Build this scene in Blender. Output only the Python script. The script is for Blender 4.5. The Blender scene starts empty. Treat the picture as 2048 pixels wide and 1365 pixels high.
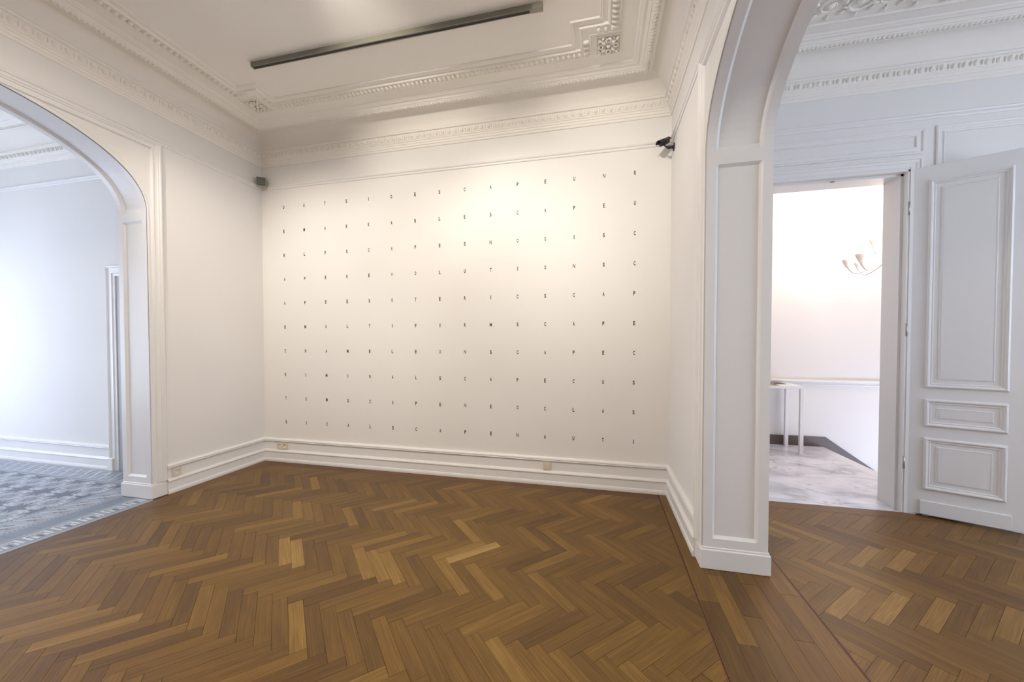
import bpy, bmesh, math, random
from mathutils import Vector, Matrix
random.seed(7)
SC = bpy.context.scene
COL = SC.collection
PI = math.pi

# ------------------------------------------------------------------ camera
X0, X1, Y0 = -3.739, 0.609, 3.517          # main room: left wall, right wall, back wall
XJ = 0.957                                  # right room side of the right wall
XH = -4.07                                  # hall side of the left wall
YB = -1.12                                  # rear walls (behind the camera)
YD = 3.565                                  # doorway wall of the right room
ZC = 3.61                                   # ceiling
cam_d = bpy.data.cameras.new('camera')
cam = bpy.data.objects.new('camera', cam_d); COL.objects.link(cam)
cam_d.sensor_fit = 'HORIZONTAL'; cam_d.sensor_width = 36.0
cam_d.lens = 746.11 * 36.0 / 2048.0
cam_d.shift_y = (700.55 - 682.5) / 2048.0
cam_d.clip_start = 0.02
cam.location = (0, 0, 1.35)
cam.rotation_euler = (PI / 2 - 0.0203, 0, 0.229)
SC.camera = cam

# ------------------------------------------------------------------ world, exposure
w = bpy.data.worlds.new('world'); SC.world = w; w.use_nodes = True
w.node_tree.nodes['Background'].inputs[0].default_value = (0.68, 0.76, 1.0, 1)
w.node_tree.nodes['Background'].inputs[1].default_value = 7.2
SC.view_settings.view_transform = 'Standard'
SC.view_settings.look = 'None'
SC.view_settings.gamma = 1.0
SC.view_settings.use_curve_mapping = False
SC.view_settings.exposure = 0.0

def area(name, loc, rot, sx, sy, power, color):
    l = bpy.data.lights.new(name, 'AREA'); l.shape = 'RECTANGLE'; l.size = sx; l.size_y = sy
    l.energy = power; l.color = color
    o = bpy.data.objects.new(name, l); COL.objects.link(o); o.location = loc; o.rotation_euler = rot
    return o
def spot(name, loc, target, power, color, size=80, blend=1.0, radius=0.05):
    l = bpy.data.lights.new(name, 'SPOT'); l.energy = power; l.color = color
    l.spot_size = math.radians(size); l.spot_blend = blend; l.shadow_soft_size = radius
    o = bpy.data.objects.new(name, l); COL.objects.link(o); o.location = loc
    o.rotation_euler = (Vector(target) - Vector(loc)).to_track_quat('-Z', 'Y').to_euler()
    return o
XR_ = 5.0
DAY = (0.84, 0.91, 1.0); WARM = (1.0, 0.84, 0.64)
# added overhead fill, then daylight through the windows behind the camera and at the far end of the tiled hall
area('ceiling_fill', (-1.6, .9, 3.50), (0, 0, 0), 1.6, 0.25, 70, (1.0, 0.87, 0.70))  # unseen warm fill added to brighten side walls and ceiling, no fixture here
area('daylight_right', (XR_ - 0.04, 0.95, 1.95), (0, PI / 2, 0), 2.3, 1.9, 33, (0.74, 0.90, 1.0))
area('daylight_hall', (-7.68, 1.15, 1.40), (0, -PI / 2, 0), 2.3, 2.1, 25, (0.79, 0.92, 1.0))
# gallery spots hung across the room
for sx, tx, tz, pw in ((-3.1, -3.1, 1.80, 128), (-2.45, -2.45, 2.1, 42), (-1.6, -1.62, 3.12, 84), (-.95, -.85, 1.75, 108), (-.10, -.05, 2.68, 108)):
    spot('gallery_spot', (sx, 1.40, 3.48), (tx, Y0, tz), pw, (1.0, 0.91, 0.82), 60 if pw == 84 else 70)
# stair hall

# ------------------------------------------------------------------ materials
def new_mat(name):
    m = bpy.data.materials.new(name); m.use_nodes = True
    return m, m.node_tree.nodes, m.node_tree.links, m.node_tree.nodes['Principled BSDF']
def plain(name, c, rough=0.6, metal=0.0, bump=0.0, bscale=200, spec=0.5):
    m, N, L, b = new_mat(name)
    b.inputs['Base Color'].default_value = (*c, 1); b.inputs['Roughness'].default_value = rough
    b.inputs['Metallic'].default_value = metal; b.inputs['Specular IOR Level'].default_value = spec
    if bump:
        tc = N.new('ShaderNodeTexCoord'); n = N.new('ShaderNodeTexNoise'); n.inputs['Scale'].default_value = bscale
        n.inputs['Detail'].default_value = 3
        bp = N.new('ShaderNodeBump'); bp.inputs['Strength'].default_value = bump; bp.inputs['Distance'].default_value = 0.002
        L.new(tc.outputs['Object'], n.inputs['Vector']); L.new(n.outputs['Fac'], bp.inputs['Height'])
        L.new(bp.outputs['Normal'], b.inputs['Normal'])
    return m
def paint(name, c, rough, var=0.03):
    m, N, L, b = new_mat(name)
    tc = N.new('ShaderNodeTexCoord'); n = N.new('ShaderNodeTexNoise'); n.inputs['Scale'].default_value = 1.7
    n.inputs['Detail'].default_value = 4
    r = N.new('ShaderNodeMixRGB'); r.inputs[1].default_value = (*[x * (1 - var) for x in c], 1); r.inputs[2].default_value = (*[min(1, x * (1 + var)) for x in c], 1)
    L.new(tc.outputs['Object'], n.inputs['Vector']); L.new(n.outputs['Fac'], r.inputs[0]); L.new(r.outputs[0], b.inputs['Base Color'])
    b.inputs['Roughness'].default_value = rough
    n2 = N.new('ShaderNodeTexNoise'); n2.inputs['Scale'].default_value = 260
    bp = N.new('ShaderNodeBump'); bp.inputs['Strength'].default_value = 0.12; bp.inputs['Distance'].default_value = 0.001
    L.new(tc.outputs['Object'], n2.inputs['Vector']); L.new(n2.outputs['Fac'], bp.inputs['Height']); L.new(bp.outputs['Normal'], b.inputs['Normal'])
    return m
M_WALL = paint('wall_paint', (0.80, 0.785, 0.76), 0.75)
M_TRIM = paint('trim_paint', (0.81, 0.80, 0.785), 0.38, 0.01)
M_CEIL = paint('ceiling_paint', (0.88, 0.845, 0.785), 0.85)
M_STUCCO = paint('stucco', (0.88, 0.85, 0.79), 0.7, 0.01)
M_DOOR = paint('door_paint', (0.80, 0.79, 0.785), 0.35, 0.01)
M_GAP = plain('joint_dark', (0.07, 0.036, 0.014), 0.8)
M_BLACK = plain('vinyl_black', (0.012, 0.011, 0.012), 0.5)
M_DGREY = plain('dark_plastic', (0.016, 0.015, 0.02), 0.35)
M_GLASSK = plain('lens_glass', (0.02, 0.022, 0.03), 0.08)
M_SENSOR = plain('sensor_window', (0.11, 0.115, 0.10), 0.35)
M_SENSB = plain('sensor_housing', (0.42, 0.40, 0.34), 0.45)
M_TRACK = plain('track_enamel', (0.20, 0.195, 0.15), 0.45)
M_TRACKE = plain('track_end_enamel', (0.30, 0.28, 0.225), 0.45)
M_IVORY = plain('ivory_plastic', (0.70, 0.63, 0.52), 0.3)
M_IVD = plain('socket_hole', (0.03, 0.022, 0.018), 0.6)
M_METAL = plain('brushed_metal', (0.5, 0.48, 0.45), 0.35, 1.0)
M_SKIRT = plain('dark_stone', (0.105, 0.08, 0.07), 0.4)
M_TABLE = plain('table_lacquer', (0.86, 0.85, 0.86), 0.35)
M_CHAND = plain('white_glass', (0.80, 0.70, 0.66), 0.15, spec=0.7)
M_BLUE_T = plain('tile_slate', (0.16, 0.195, 0.25), 0.3, bump=0.1, bscale=60)
M_BULB, N, L, b = new_mat('bulb'); b.inputs['Base Color'].default_value = (1, .95, .85, 1)
b.inputs['Emission Color'].default_value = (1, 0.93, 0.85, 1); b.inputs['Emission Strength'].default_value = 14

def wood_mat(name, use_attr):
    m, N, L, b = new_mat(name)
    if use_attr:
        a = N.new('ShaderNodeAttribute'); a.attribute_name = 'tint'; col = a.outputs['Color']
    else:
        a = N.new('ShaderNodeObjectInfo'); col = a.outputs['Color']
    sep = N.new('ShaderNodeSeparateColor'); L.new(col, sep.inputs[0])
    uv = N.new('ShaderNodeUVMap'); uv.uv_map = 'uv'
    cx = N.new('ShaderNodeCombineXYZ')
    sc = N.new('ShaderNodeMath'); sc.operation = 'MULTIPLY'; sc.inputs[1].default_value = 37.0; L.new(sep.outputs[1], sc.inputs[0])
    L.new(sc.outputs[0], cx.inputs[0]); L.new(sc.outputs[0], cx.inputs[1]); L.new(sc.outputs[0], cx.inputs[2])
    add = N.new('ShaderNodeVectorMath'); add.operation = 'ADD'; L.new(uv.outputs[0], add.inputs[0]); L.new(cx.outputs[0], add.inputs[1])
    def stretched(sx, sy, scale, detail):
        mp = N.new('ShaderNodeMapping'); mp.inputs['Scale'].default_value = (sx, sy, 1); L.new(add.outputs[0], mp.inputs['Vector'])
        n = N.new('ShaderNodeTexNoise'); n.inputs['Scale'].default_value = scale; n.inputs['Detail'].default_value = detail
        L.new(mp.outputs[0], n.inputs['Vector']); return n
    g1 = stretched(5, 190, 1.0, 6); g2 = stretched(3.0, 20, 1.0, 3)
    ramp = N.new('ShaderNodeValToRGB'); e = ramp.color_ramp.elements
    e[0].position = 0.0; e[0].color = (0.060, 0.026, 0.006, 1)
    e[1].position = 1.0; e[1].color = (0.40, 0.257, 0.090, 1)
    for p_, c_ in ((0.3, (0.114, 0.056, 0.010)), (0.55, (0.179, 0.094, 0.016)), (0.8, (0.275, 0.158, 0.036))):
        q = e.new(p_); q.color = (*c_, 1)
    m1 = N.new('ShaderNodeMath'); m1.operation = 'MULTIPLY_ADD'; m1.inputs[1].default_value = 0.75; L.new(g1.outputs['Fac'], m1.inputs[0])
    m2 = N.new('ShaderNodeMath'); m2.operation = 'MULTIPLY_ADD'; m2.inputs[1].default_value = 0.34; L.new(g2.outputs['Fac'], m2.inputs[0])
    L.new(sep.outputs[0], m1.inputs[2]); L.new(m1.outputs[0], m2.inputs[2])
    m3 = N.new('ShaderNodeMath'); m3.operation = 'SUBTRACT'; m3.inputs[1].default_value = 0.545; L.new(m2.outputs[0], m3.inputs[0])
    L.new(m3.outputs[0], ramp.inputs[0])
    red = N.new('ShaderNodeMixRGB'); red.blend_type = 'MULTIPLY'; red.inputs[2].default_value = (1.12, 0.84, 0.74, 1)
    L.new(sep.outputs[2], red.inputs[0]); L.new(ramp.outputs[0], red.inputs[1])
    L.new(red.outputs[0], b.inputs['Base Color'])
    b.inputs['Roughness'].default_value = 0.36
    rr = N.new('ShaderNodeMath'); rr.operation = 'MULTIPLY_ADD'; rr.inputs[1].default_value = 0.18; rr.inputs[2].default_value = 0.33; b.inputs['Specular IOR Level'].default_value = 0.38
    L.new(g1.outputs['Fac'], rr.inputs[0]); L.new(rr.outputs[0], b.inputs['Roughness'])
    bp = N.new('ShaderNodeBump'); bp.inputs['Strength'].default_value = 0.12; bp.inputs['Distance'].default_value = 0.001
    L.new(g1.outputs['Fac'], bp.inputs['Height']); L.new(bp.outputs['Normal'], b.inputs['Normal'])
    return m
M_WOOD = wood_mat('oak_plank', False); M_WOODS = wood_mat('oak_plank_joined', True)
M_INLAY = plain('mahogany_inlay', (0.12, 0.040, 0.014), 0.5)
def marble(name):
    m, N, L, b = new_mat(name)
    tc = N.new('ShaderNodeTexCoord')
    n = N.new('ShaderNodeTexNoise'); n.inputs['Scale'].default_value = 2.4; n.inputs['Detail'].default_value = 9; n.inputs['Distortion'].default_value = 1.4
    mp = N.new('ShaderNodeMapping'); mp.inputs['Scale'].default_value = (0.9, 1.5, 1); mp.inputs['Rotation'].default_value = (0, 0, 0.25)
    L.new(tc.outputs['Object'], mp.inputs[0]); L.new(mp.outputs[0], n.inputs['Vector'])
    r = N.new('ShaderNodeValToRGB'); e = r.color_ramp.elements
    e[0].position = 0.28; e[0].color = (0.42, 0.42, 0.47, 1); e[1].position = 0.62; e[1].color = (0.80, 0.80, 0.84, 1)
    q = e.new(0.45); q.color = (0.66, 0.66, 0.71, 1)
    L.new(n.outputs['Fac'], r.inputs[0])
    v = N.new('ShaderNodeTexNoise'); v.inputs['Scale'].default_value = 1.1; v.inputs['Detail'].default_value = 5; v.inputs['Distortion'].default_value = 2.0
    L.new(mp.outputs[0], v.inputs['Vector'])
    vr = N.new('ShaderNodeValToRGB'); e = vr.color_ramp.elements
    e[0].position = 0.485; e[0].color = (0, 0, 0, 1); e[1].position = 0.515; e[1].color = (0, 0, 0, 1); q = e.new(0.5); q.color = (1, 1, 1, 1)
    L.new(v.outputs['Fac'], vr.inputs[0])
    mx = N.new('ShaderNodeMixRGB'); mx.inputs[2].default_value = (0.34, 0.29, 0.27, 1)
    sc = N.new('ShaderNodeMath'); sc.operation = 'MULTIPLY'; sc.inputs[1].default_value = 0.6; L.new(vr.outputs[0], sc.inputs[0])
    L.new(sc.outputs[0], mx.inputs[0]); L.new(r.outputs[0], mx.inputs[1]); L.new(mx.outputs[0], b.inputs['Base Color'])
    b.inputs['Roughness'].default_value = 0.16
    return m
M_MARB = marble('veined_marble'); M_MARBW = plain('white_marble', (0.75, 0.74, 0.75), 0.25)
T_MID = plain('tile_grey', (0.34, 0.37, 0.43), 0.3); T_DARK = plain('tile_dark', (0.075, 0.095, 0.14), 0.3)
T_WHITE = plain('tile_white', (0.68, 0.70, 0.76), 0.3); T_BROWN = plain('tile_taupe', (0.27, 0.25, 0.25), 0.3)
T_SAGE = plain('tile_sage', (0.26, 0.32, 0.37), 0.3)

# ------------------------------------------------------------------ mesh helpers
class MB:
    def __init__(s): s.v = []; s.f = []; s.m = []; s.sm = []
    def add(s, vs, fs, mi=0, smooth=False):
        o = len(s.v); s.v += [tuple(p) for p in vs]
        for f in fs: s.f.append([i + o for i in f]); s.m.append(mi); s.sm.append(smooth)
    def box(s, a, b, mi=0):
        (x0, y0, z0), (x1, y1, z1) = a, b
        s.add([(x0, y0, z0), (x1, y0, z0), (x1, y1, z0), (x0, y1, z0), (x0, y0, z1), (x1, y0, z1), (x1, y1, z1), (x0, y1, z1)],
              [(0, 3, 2, 1), (4, 5, 6, 7), (0, 1, 5, 4), (1, 2, 6, 5), (2, 3, 7, 6), (3, 0, 4, 7)], mi)
    def bbox(s, a, b, r=0.003, mi=0):      # box with chamfered edges along every side
        bm = bmesh.new(); bmesh.ops.create_cube(bm, size=1)
        for v in bm.verts:
            v.co = Vector([(a[i] + b[i]) / 2 + v.co[i] * (b[i] - a[i]) for i in range(3)])
        bmesh.ops.bevel(bm, geom=bm.edges[:], offset=r, segments=1, affect='EDGES')
        bm.verts.index_update()
        s.add([v.co[:] for v in bm.verts], [[v.index for v in f.verts] for f in bm.faces], mi); bm.free()
    def prism(s, pts, to3, h0, h1, mi=0):
        n = len(pts)
        s.add([to3(p[0], p[1], h0) for p in pts] + [to3(p[0], p[1], h1) for p in pts],
              [list(range(n))[::-1], [n + i for i in range(n)]] + [(i, (i + 1) % n, n + (i + 1) % n, n + i) for i in range(n)], mi)
    def sweep(s, path, prof, to3, closed=False, mi=0, caps=True, smooth=False):
        """path: 2D polyline; prof: (offset to the left of the path, height); mitred corners"""
        n = len(path); rings = []
        for i, p in enumerate(path):
            p = Vector(p)
            a = Vector(path[i - 1]) if (i > 0 or closed) else None
            c = Vector(path[(i + 1) % n]) if (i < n - 1 or closed) else None
            d1 = (p - a).normalized() if a is not None else None
            d2 = (c - p).normalized() if c is not None else None
            if d1 is None: d1 = d2
            if d2 is None: d2 = d1
            n1 = Vector((-d1.y, d1.x)); n2 = Vector((-d2.y, d2.x)); mm = (n1 + n2)
            mm = mm / max(1e-6, mm.dot(n1))
            rings.append([to3(*(p + mm * q[0]), q[1]) for q in prof])
        k = len(prof); vs = [v for r in rings for v in r]; fs = []
        for i in range(n if closed else n - 1):
            j = (i + 1) % n
            for q in range(k - 1):
                fs.append((i * k + q, j * k + q, j * k + q + 1, i * k + q + 1))
        if caps and not closed:
            fs.append(list(range(k))); fs.append([(n - 1) * k + q for q in range(k)][::-1])
        s.add(vs, fs, mi, smooth)
    def tube(s, pts, rad, seg=10, mi=0, caps=True):
        pts = [Vector(p) for p in pts]; n = len(pts)
        rs = rad if isinstance(rad, (list, tuple)) else [rad] * n
        up = None; rings = []
        for i, p in enumerate(pts):
            t = (pts[min(i + 1, n - 1)] - pts[max(i - 1, 0)]).normalized()
            if up is None:
                up = Vector((0, 0, 1)) if abs(t.z) < .9 else Vector((1, 0, 0))
            u = (up - t * up.dot(t)).normalized(); up = u; v = t.cross(u)
            rings.append([p + (u * math.cos(2 * PI * q / seg) + v * math.sin(2 * PI * q / seg)) * rs[i] for q in range(seg)])
        fs = [(i * seg + q, i * seg + (q + 1) % seg, (i + 1) * seg + (q + 1) % seg, (i + 1) * seg + q) for i in range(n - 1) for q in range(seg)]
        if caps: fs += [list(range(seg))[::-1], [(n - 1) * seg + q for q in range(seg)]]
        s.add([v for r in rings for v in r], fs, mi, True)
    def lathe(s, prof, c=(0, 0, 0), seg=16, mi=0):
        vs = [(c[0] + r * math.cos(2 * PI * q / seg), c[1] + r * math.sin(2 * PI * q / seg), c[2] + z) for r, z in prof for q in range(seg)]
        fs = [(i * seg + q, i * seg + (q + 1) % seg, (i + 1) * seg + (q + 1) % seg, (i + 1) * seg + q) for i in range(len(prof) - 1) for q in range(seg)]
        s.add(vs, fs, mi, True)
    def blob(s, c, ax, seg=8, rings=4, mi=0):   # ellipsoid from three axis vectors
        c = Vector(c); a, b_, d = [Vector(q) for q in ax]; vs = [c - d]; fs = []
        for i in range(1, rings):
            t = -PI / 2 + PI * i / rings
            for q in range(seg):
                f = 2 * PI * q / seg
                vs.append(c + a * math.cos(t) * math.cos(f) + b_ * math.cos(t) * math.sin(f) + d * math.sin(t))
        vs.append(c + d); top = len(vs) - 1
        for q in range(seg): fs.append((0, 1 + (q + 1) % seg, 1 + q)); fs.append((top, top - seg + q, top - seg + (q + 1) % seg))
        for i in range(rings - 2):
            for q in range(seg):
                p = 1 + i * seg; fs.append((p + q, p + (q + 1) % seg, p + seg + (q + 1) % seg, p + seg + q))
        s.add(vs, fs, mi, True)
    def mesh(s, name, mats, recalc=True):
        me = bpy.data.meshes.new(name); me.from_pydata(s.v, [], s.f)
        for m in (mats if isinstance(mats, (list, tuple)) else [mats]): me.materials.append(m)
        me.polygons.foreach_set('material_index', [int(q) for q in s.m]); me.polygons.foreach_set('use_smooth', [bool(q) for q in s.sm])
        if recalc:
            bm = bmesh.new(); bm.from_mesh(me); bmesh.ops.recalc_face_normals(bm, faces=bm.faces[:]); bm.to_mesh(me); bm.free()
        me.update(); return me
    def build(s, name, mats, parent=None, loc=None, rotz=0):
        o = bpy.data.objects.new(name, s.mesh(name, mats)); COL.objects.link(o)
        if parent is not None: o.parent = parent
        if loc is not None: o.location = loc
        if rotz: o.rotation_euler = (0, 0, rotz)
        return o
def empty(name, loc=(0, 0, 0), rotz=0):
    o = bpy.data.objects.new(name, None); COL.objects.link(o); o.location = loc; o.rotation_euler = (0, 0, rotz)
    o.empty_display_size = 0.05; return o
def tag(o, label, cat, group=None):
    o['label'] = label; o['category'] = cat
    if group: o['group'] = group
    return o
def struct(o, label, cat):
    o['kind'] = 'structure'; o['label'] = label; o['category'] = cat; return o

onL = lambda y, z, h: (X0 + h, y, z)          # faces of the walls
onR = lambda y, z, h: (X1 - h, y, z)
onB = lambda x, z, h: (x, Y0 - h, z)
onPlan = lambda x, y, z: (x, y, z)

# ------------------------------------------------------------------ arched walls
def arch_half(a, b_, n, cy, zs, steps=26):
    pts = []
    for i in range(steps + 1):
        t = (PI / 2) * i / steps
        u = max(0.0, math.cos(t)) ** (2 / n); v = max(0.0, math.sin(t)) ** (2 / n)
        pts.append((cy + a * u, zs + b_ * v))
    return pts
def arched_wall(name, xa, xb, y_end, a, b_, n, label, cat, ytop=Y0):
    """wall between x=xa and x=xb, arch opening centred on y=1.2, panelled reveal"""
    cy = 1.2; zs = 2.45
    half = arch_half(a, b_, n, cy, zs)
    full = half + [(2 * cy - p[0], p[1]) for p in half[::-1][1:]]
    yb = cy + a; ya = cy - a
    o2 = [(YB, 0), (ya, 0), (ya, zs)] + full[::-1][1:-1] + [(yb, zs), (yb, 0), (ytop, 0), (ytop, 3.75), (YB, 3.75)]
    mb = MB()
    mb.add([(xa, p[0], p[1]) for p in o2], [list(range(len(o2)))])
    mb.add([(xb, p[0], p[1]) for p in o2], [list(range(len(o2)))[::-1]])
    mb.add([(x, y, z) for x in (xa, xb) for (y, z) in ((ytop, 0), (ytop, 3.75), (YB, 3.75), (YB, 0))], [(0, 1, 5, 4), (1, 2, 6, 5), (2, 3, 7, 6)])
    wall = mb.build(name, M_WALL); struct(wall, label, cat)
    # reveal skin with sunk panels
    D = 0.016; BW = 0.016; MG = 0.052
    xs = [0, MG, MG + BW * .45, MG + BW, (xb - xa) - MG - BW, (xb - xa) - MG - BW * .45, (xb - xa) - MG, xb - xa]
    xd = [0, 0, .35, 1, 1, .35, 0, 0]
    z1, z2, z3 = .182, 2.388, 2.458
    path = [(yb, z, d) for z, d in ((.12, 0), (z1, 0), (z1 + BW, 1), (z2 - BW, 1), (z2, 0), (z3 - .006, 0))]
    fulls = [(p[0], p[1]) for p in full]
    arc = [(yb, z3, 0)] + [(y, z, 1) for (y, z) in fulls[1:-1] if z > z3 + BW] + [(ya, z3, 0)]
    path = path + arc + [(ya, p[1], p[2]) for p in path[::-1]]
    rings = []
    for i, (y, z, d) in enumerate(path):
        q0 = path[max(0, i - 1)]; q1 = path[min(len(path) - 1, i + 1)]
        t = Vector((q1[0] - q0[0], q1[1] - q0[1])).normalized(); nn = Vector((-t.y, t.x))  # towards the opening
        if nn.dot(Vector((cy - y, 1.5 - z))) < 0: nn = -nn
        if abs(z - z3) < .02 or z < z3: nn = Vector((-1 if y > cy else 1, 0))
        rings.append([(xa + xs[k], y + nn.x * (0.004 - D * d * xd[k]) , z + nn.y * (0.004 - D * d * xd[k])) for k in range(8)])
    r = MB(); m_ = len(path)
    r.add([v for q in rings for v in q], [(i * 8 + k, i * 8 + k + 1, (i + 1) * 8 + k + 1, (i + 1) * 8 + k) for i in range(m_ - 1) for k in range(7)])
    r.build('arch_lining', M_TRIM, wall)
    return wall, full, ya, yb
wall_left, fullL, yaL, ybL = arched_wall('wall_left', XH, X0, 2.40, 1.20, 0.58, 2.2,
    'white wall with a wide arched opening to the tiled hall', 'wall')
wall_right, fullR, yaR, ybR = arched_wall('wall_right', X1, XJ, 2.41, 1.215, 0.55, 2.15,
    'thick white wall with an arched opening between the two parquet rooms', 'wall', YD + .02)
def arch_dress(full, ya, yb, to3, xa, xb, wall, zf):
    # edge bead round the arch on the room face
    mb = MB()
    path = [(yb, .13)] + [(yb, z) for z in (1.0, 2.0, 2.45)] + list(full[1:-1]) + [(ya, z) for z in (2.45, 1.0, .13)]
    mb.sweep(path, [(0, -.002), (0, .006), (-.004, .009), (-.010, .009), (-.013, .004), (-.026, .004), (-.030, .007), (-.034, .004), (-.036, -.002)], to3)
    mb.build('arch_bead', M_TRIM, wall)
    # raised frame beside and above the arch
    mb = MB()
    mb.sweep([(yb + .103, .13), (yb + .103, zf), (ya - .103, zf), (ya - .103, .13)],
             [(0, -.002), (0, .024), (.006, .028), (.016, .028), (.020, .022), (.030, .022), (.034, .015), (.054, .013), (.058, .018), (.066, .018), (.072, .006), (.074, -.002)], to3)
    mb.build('arch_frame', M_TRIM, wall)
    # plinth wrapping the jamb
    for y0, sgn in ((yb, 1), (ya, -1)):
        x_lo, x_hi = min(xa, xb), max(xa, xb)
        p = MB(); e = .014
        ys = sorted([y0 - sgn * e, y0 + sgn * .108])
        p.bbox((x_lo - e, ys[0], 0), (x_hi + e, ys[1], .118), .004)
        ys = sorted([y0 - sgn * (e - .006), y0 + sgn * .106])
        p.bbox((x_lo - e + .006, ys[0], .11), (x_hi + e - .006, ys[1], .134), .006)
        p.build('plinth', M_TRIM, wall)
arch_dress(fullL, yaL, ybL, onL, XH, X0, wall_left, 3.078)
arch_dress(fullR, yaR, ybR, onR, X1, XJ, wall_right, 3.066)

# other walls ---------------------------------------------------------------
def box_struct(name, a, b_, mat, label, cat='wall'):
    mb = MB(); mb.box(a, b_); return struct(mb.build(name, mat), label, cat)
wall_back = box_struct('wall_back', (X0, Y0, 0), (X1, 3.82, 3.75), M_WALL, 'long white back wall carrying the grid of small letters')
def wall_with_holes(name, x0, x1, z1, holes, to3, h0, h1, mat, label):
    """rectangular wall with rectangular openings; holes: (xa, xb, za, zb)"""
    xs = sorted({x0, x1} | {h[0] for h in holes} | {h[1] for h in holes}); zs = sorted({0, z1} | {h[2] for h in holes} | {h[3] for h in holes})
    mb = MB()
    for i in range(len(xs) - 1):
        for j in range(len(zs) - 1):
            cx_ = (xs[i] + xs[i + 1]) / 2; cz_ = (zs[j] + zs[j + 1]) / 2
            if any(h[0] < cx_ < h[1] and h[2] < cz_ < h[3] for h in holes): continue
            mb.prism([(xs[i], zs[j]), (xs[i + 1], zs[j]), (xs[i + 1], zs[j + 1]), (xs[i], zs[j + 1])], to3, h0, h1)
    o = mb.build(name, mat)
    bm = bmesh.new(); bm.from_mesh(o.data); bmesh.ops.remove_doubles(bm, verts=bm.verts[:], dist=1e-4)
    bm.verts.index_update(); seen = {}; kill = []
    for f in bm.faces:
        k = frozenset(v.index for v in f.verts)
        if k in seen: kill += [f, seen[k]]
        seen[k] = f
    bmesh.ops.delete(bm, geom=list(set(kill)), context='FACES'); bm.to_mesh(o.data); bm.free()
    return struct(o, label, 'wall')
XE = 5.0                                        # far wall of the right room
DX0, DX1, DZ = 1.16, 2.36, 2.70                 # double doorway
wall_doorway = wall_with_holes('wall_doorway', XJ - .02, XE, 3.75, [(DX0, DX1, 0, DZ)], lambda x, z, h: (x, h, z), YD, 3.82, M_WALL,
    'panelled white wall of the right room with the tall doorway')
wall_with_holes('wall_far_right', YB - .3, 3.82, 3.75, [(0, 1.9, .8, 3.1)], lambda y, z, h: (h, y, z), XE, XE + .25, M_WALL, 'white side wall of the right room with its tall window, outside the view')
box_struct('wall_rear', (XH, YB - .3, 0), (XE, YB, 3.75), M_WALL, 'plain white rear wall behind the camera')
wall_hall = box_struct('wall_hall', (-7.98, 2.87, 0), (XH + .02, 3.1, 3.75), M_WALL, 'cool white wall of the tiled hall seen through the left arch')
wall_with_holes('wall_hall_end', YB - .3, 2.9, 3.75, [(.1, 2.2, .25, 2.55)], lambda y, z, h: (h, y, z), -8.0, -7.7, M_WALL,
    'end wall of the tiled hall with the bright window, outside the view')
box_struct('wall_hall_rear', (-7.7, YB - .3, 0), (XH, YB, 3.75), M_WALL, 'rear wall of the tiled hall, outside the view')
def window(name, to3, xa, xb, za, zb, label):
    root = struct(empty(name), label, 'window')
    f = MB(); f.sweep([(xa, za), (xb, za), (xb, zb), (xa, zb)], [(0, .0), (0, .09), (.07, .09), (.07, 0), (0, 0)], to3, True); f.build('window_frame', M_TRIM, root)
    g = MB(); mx = (xa + xb) / 2
    g.prism([(mx - .03, za + .06), (mx + .03, za + .06), (mx + .03, zb - .06), (mx - .03, zb - .06)], to3, .02, .07)
    g.build('mullion', M_TRIM, root)
    g = MB(); tz = zb - .6; g.prism([(xa + .06, tz), (mx - .03, tz), (mx - .03, tz + .05), (xa + .06, tz + .05)], to3, .02, .07)
    g.prism([(mx + .03, tz), (xb - .06, tz), (xb - .06, tz + .05), (mx + .03, tz + .05)], to3, .02, .07); g.build('transom', M_TRIM, root)
window('window_1', lambda y, z, h: (XE + .22 - h, y, z), 0, 1.9, .8, 3.1, 'tall white window in the side wall of the right room')
window('window_2', lambda y, z, h: (-7.95 + h, y, z), .1, 2.2, .25, 2.55, 'bright window at the far end of the tiled hall')

# ------------------------------------------------------------------ baseboards, rails, cornices
BASE = [(0, 0), (.030, 0), (.031, .018), (.027, .034), (.0225, .038), (.0225, .104), (.028, .108), (.030, .116), (.026, .124), (.020, .127),
        (.017, .133), (.010, .136), (.010, .222), (.018, .225), (.025, .231), (.022, .236), (.026, .243), (.024, .252), (.014, .257), (.010, .262), (0, .262)]
def plan_run(name, path, prof, mat, label, cat='baseboard', flip=1, closed=False):
    """profile (inset, z) swept on the plan with mitred corners; inset to the right of the path"""
    mb = MB(); mb.sweep(path, [(-a * flip, z) for a, z in prof], onPlan, closed)
    return struct(mb.build(name, mat), label, cat)
def mitred_segments(names, path, prof, mat, labels, cat):
    mb = MB(); n = len(path); k = len(prof); rings = []
    mb.sweep(path, [(-a, z) for a, z in prof], onPlan, False, caps=False)
    for i, nm in enumerate(names):
        if nm is None: continue
        q = MB(); q.add(mb.v[i * k:(i + 2) * k], [(j, k + j, k + j + 1, j + 1) for j in range(k - 1)] + [list(range(k)), [k + j for j in range(k)][::-1]])
        struct(q.build(nm, mat), labels[i], cat)
ym = ybL + .108
mitred_segments(['baseboard_left', 'baseboard_back', 'baseboard_right'], [(X0, ym), (X0, Y0), (X1, Y0), (X1, ybR + .108)], BASE, M_TRIM,
    ['white moulded baseboard with rail along the short left wall', 'long white moulded baseboard with rail under the letter wall',
     'white moulded baseboard with rail on the right wall behind the arch pillar'], 'baseboard')
PIC = [(0, -.022), (.006, -.022), (.010, -.014), (.010, -.004), (.018, .002), (.022, .012), (.016, .020), (.010, .024), (0, .026)]
PIC = [(a, z + 3.092) for a, z in PIC]
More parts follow.
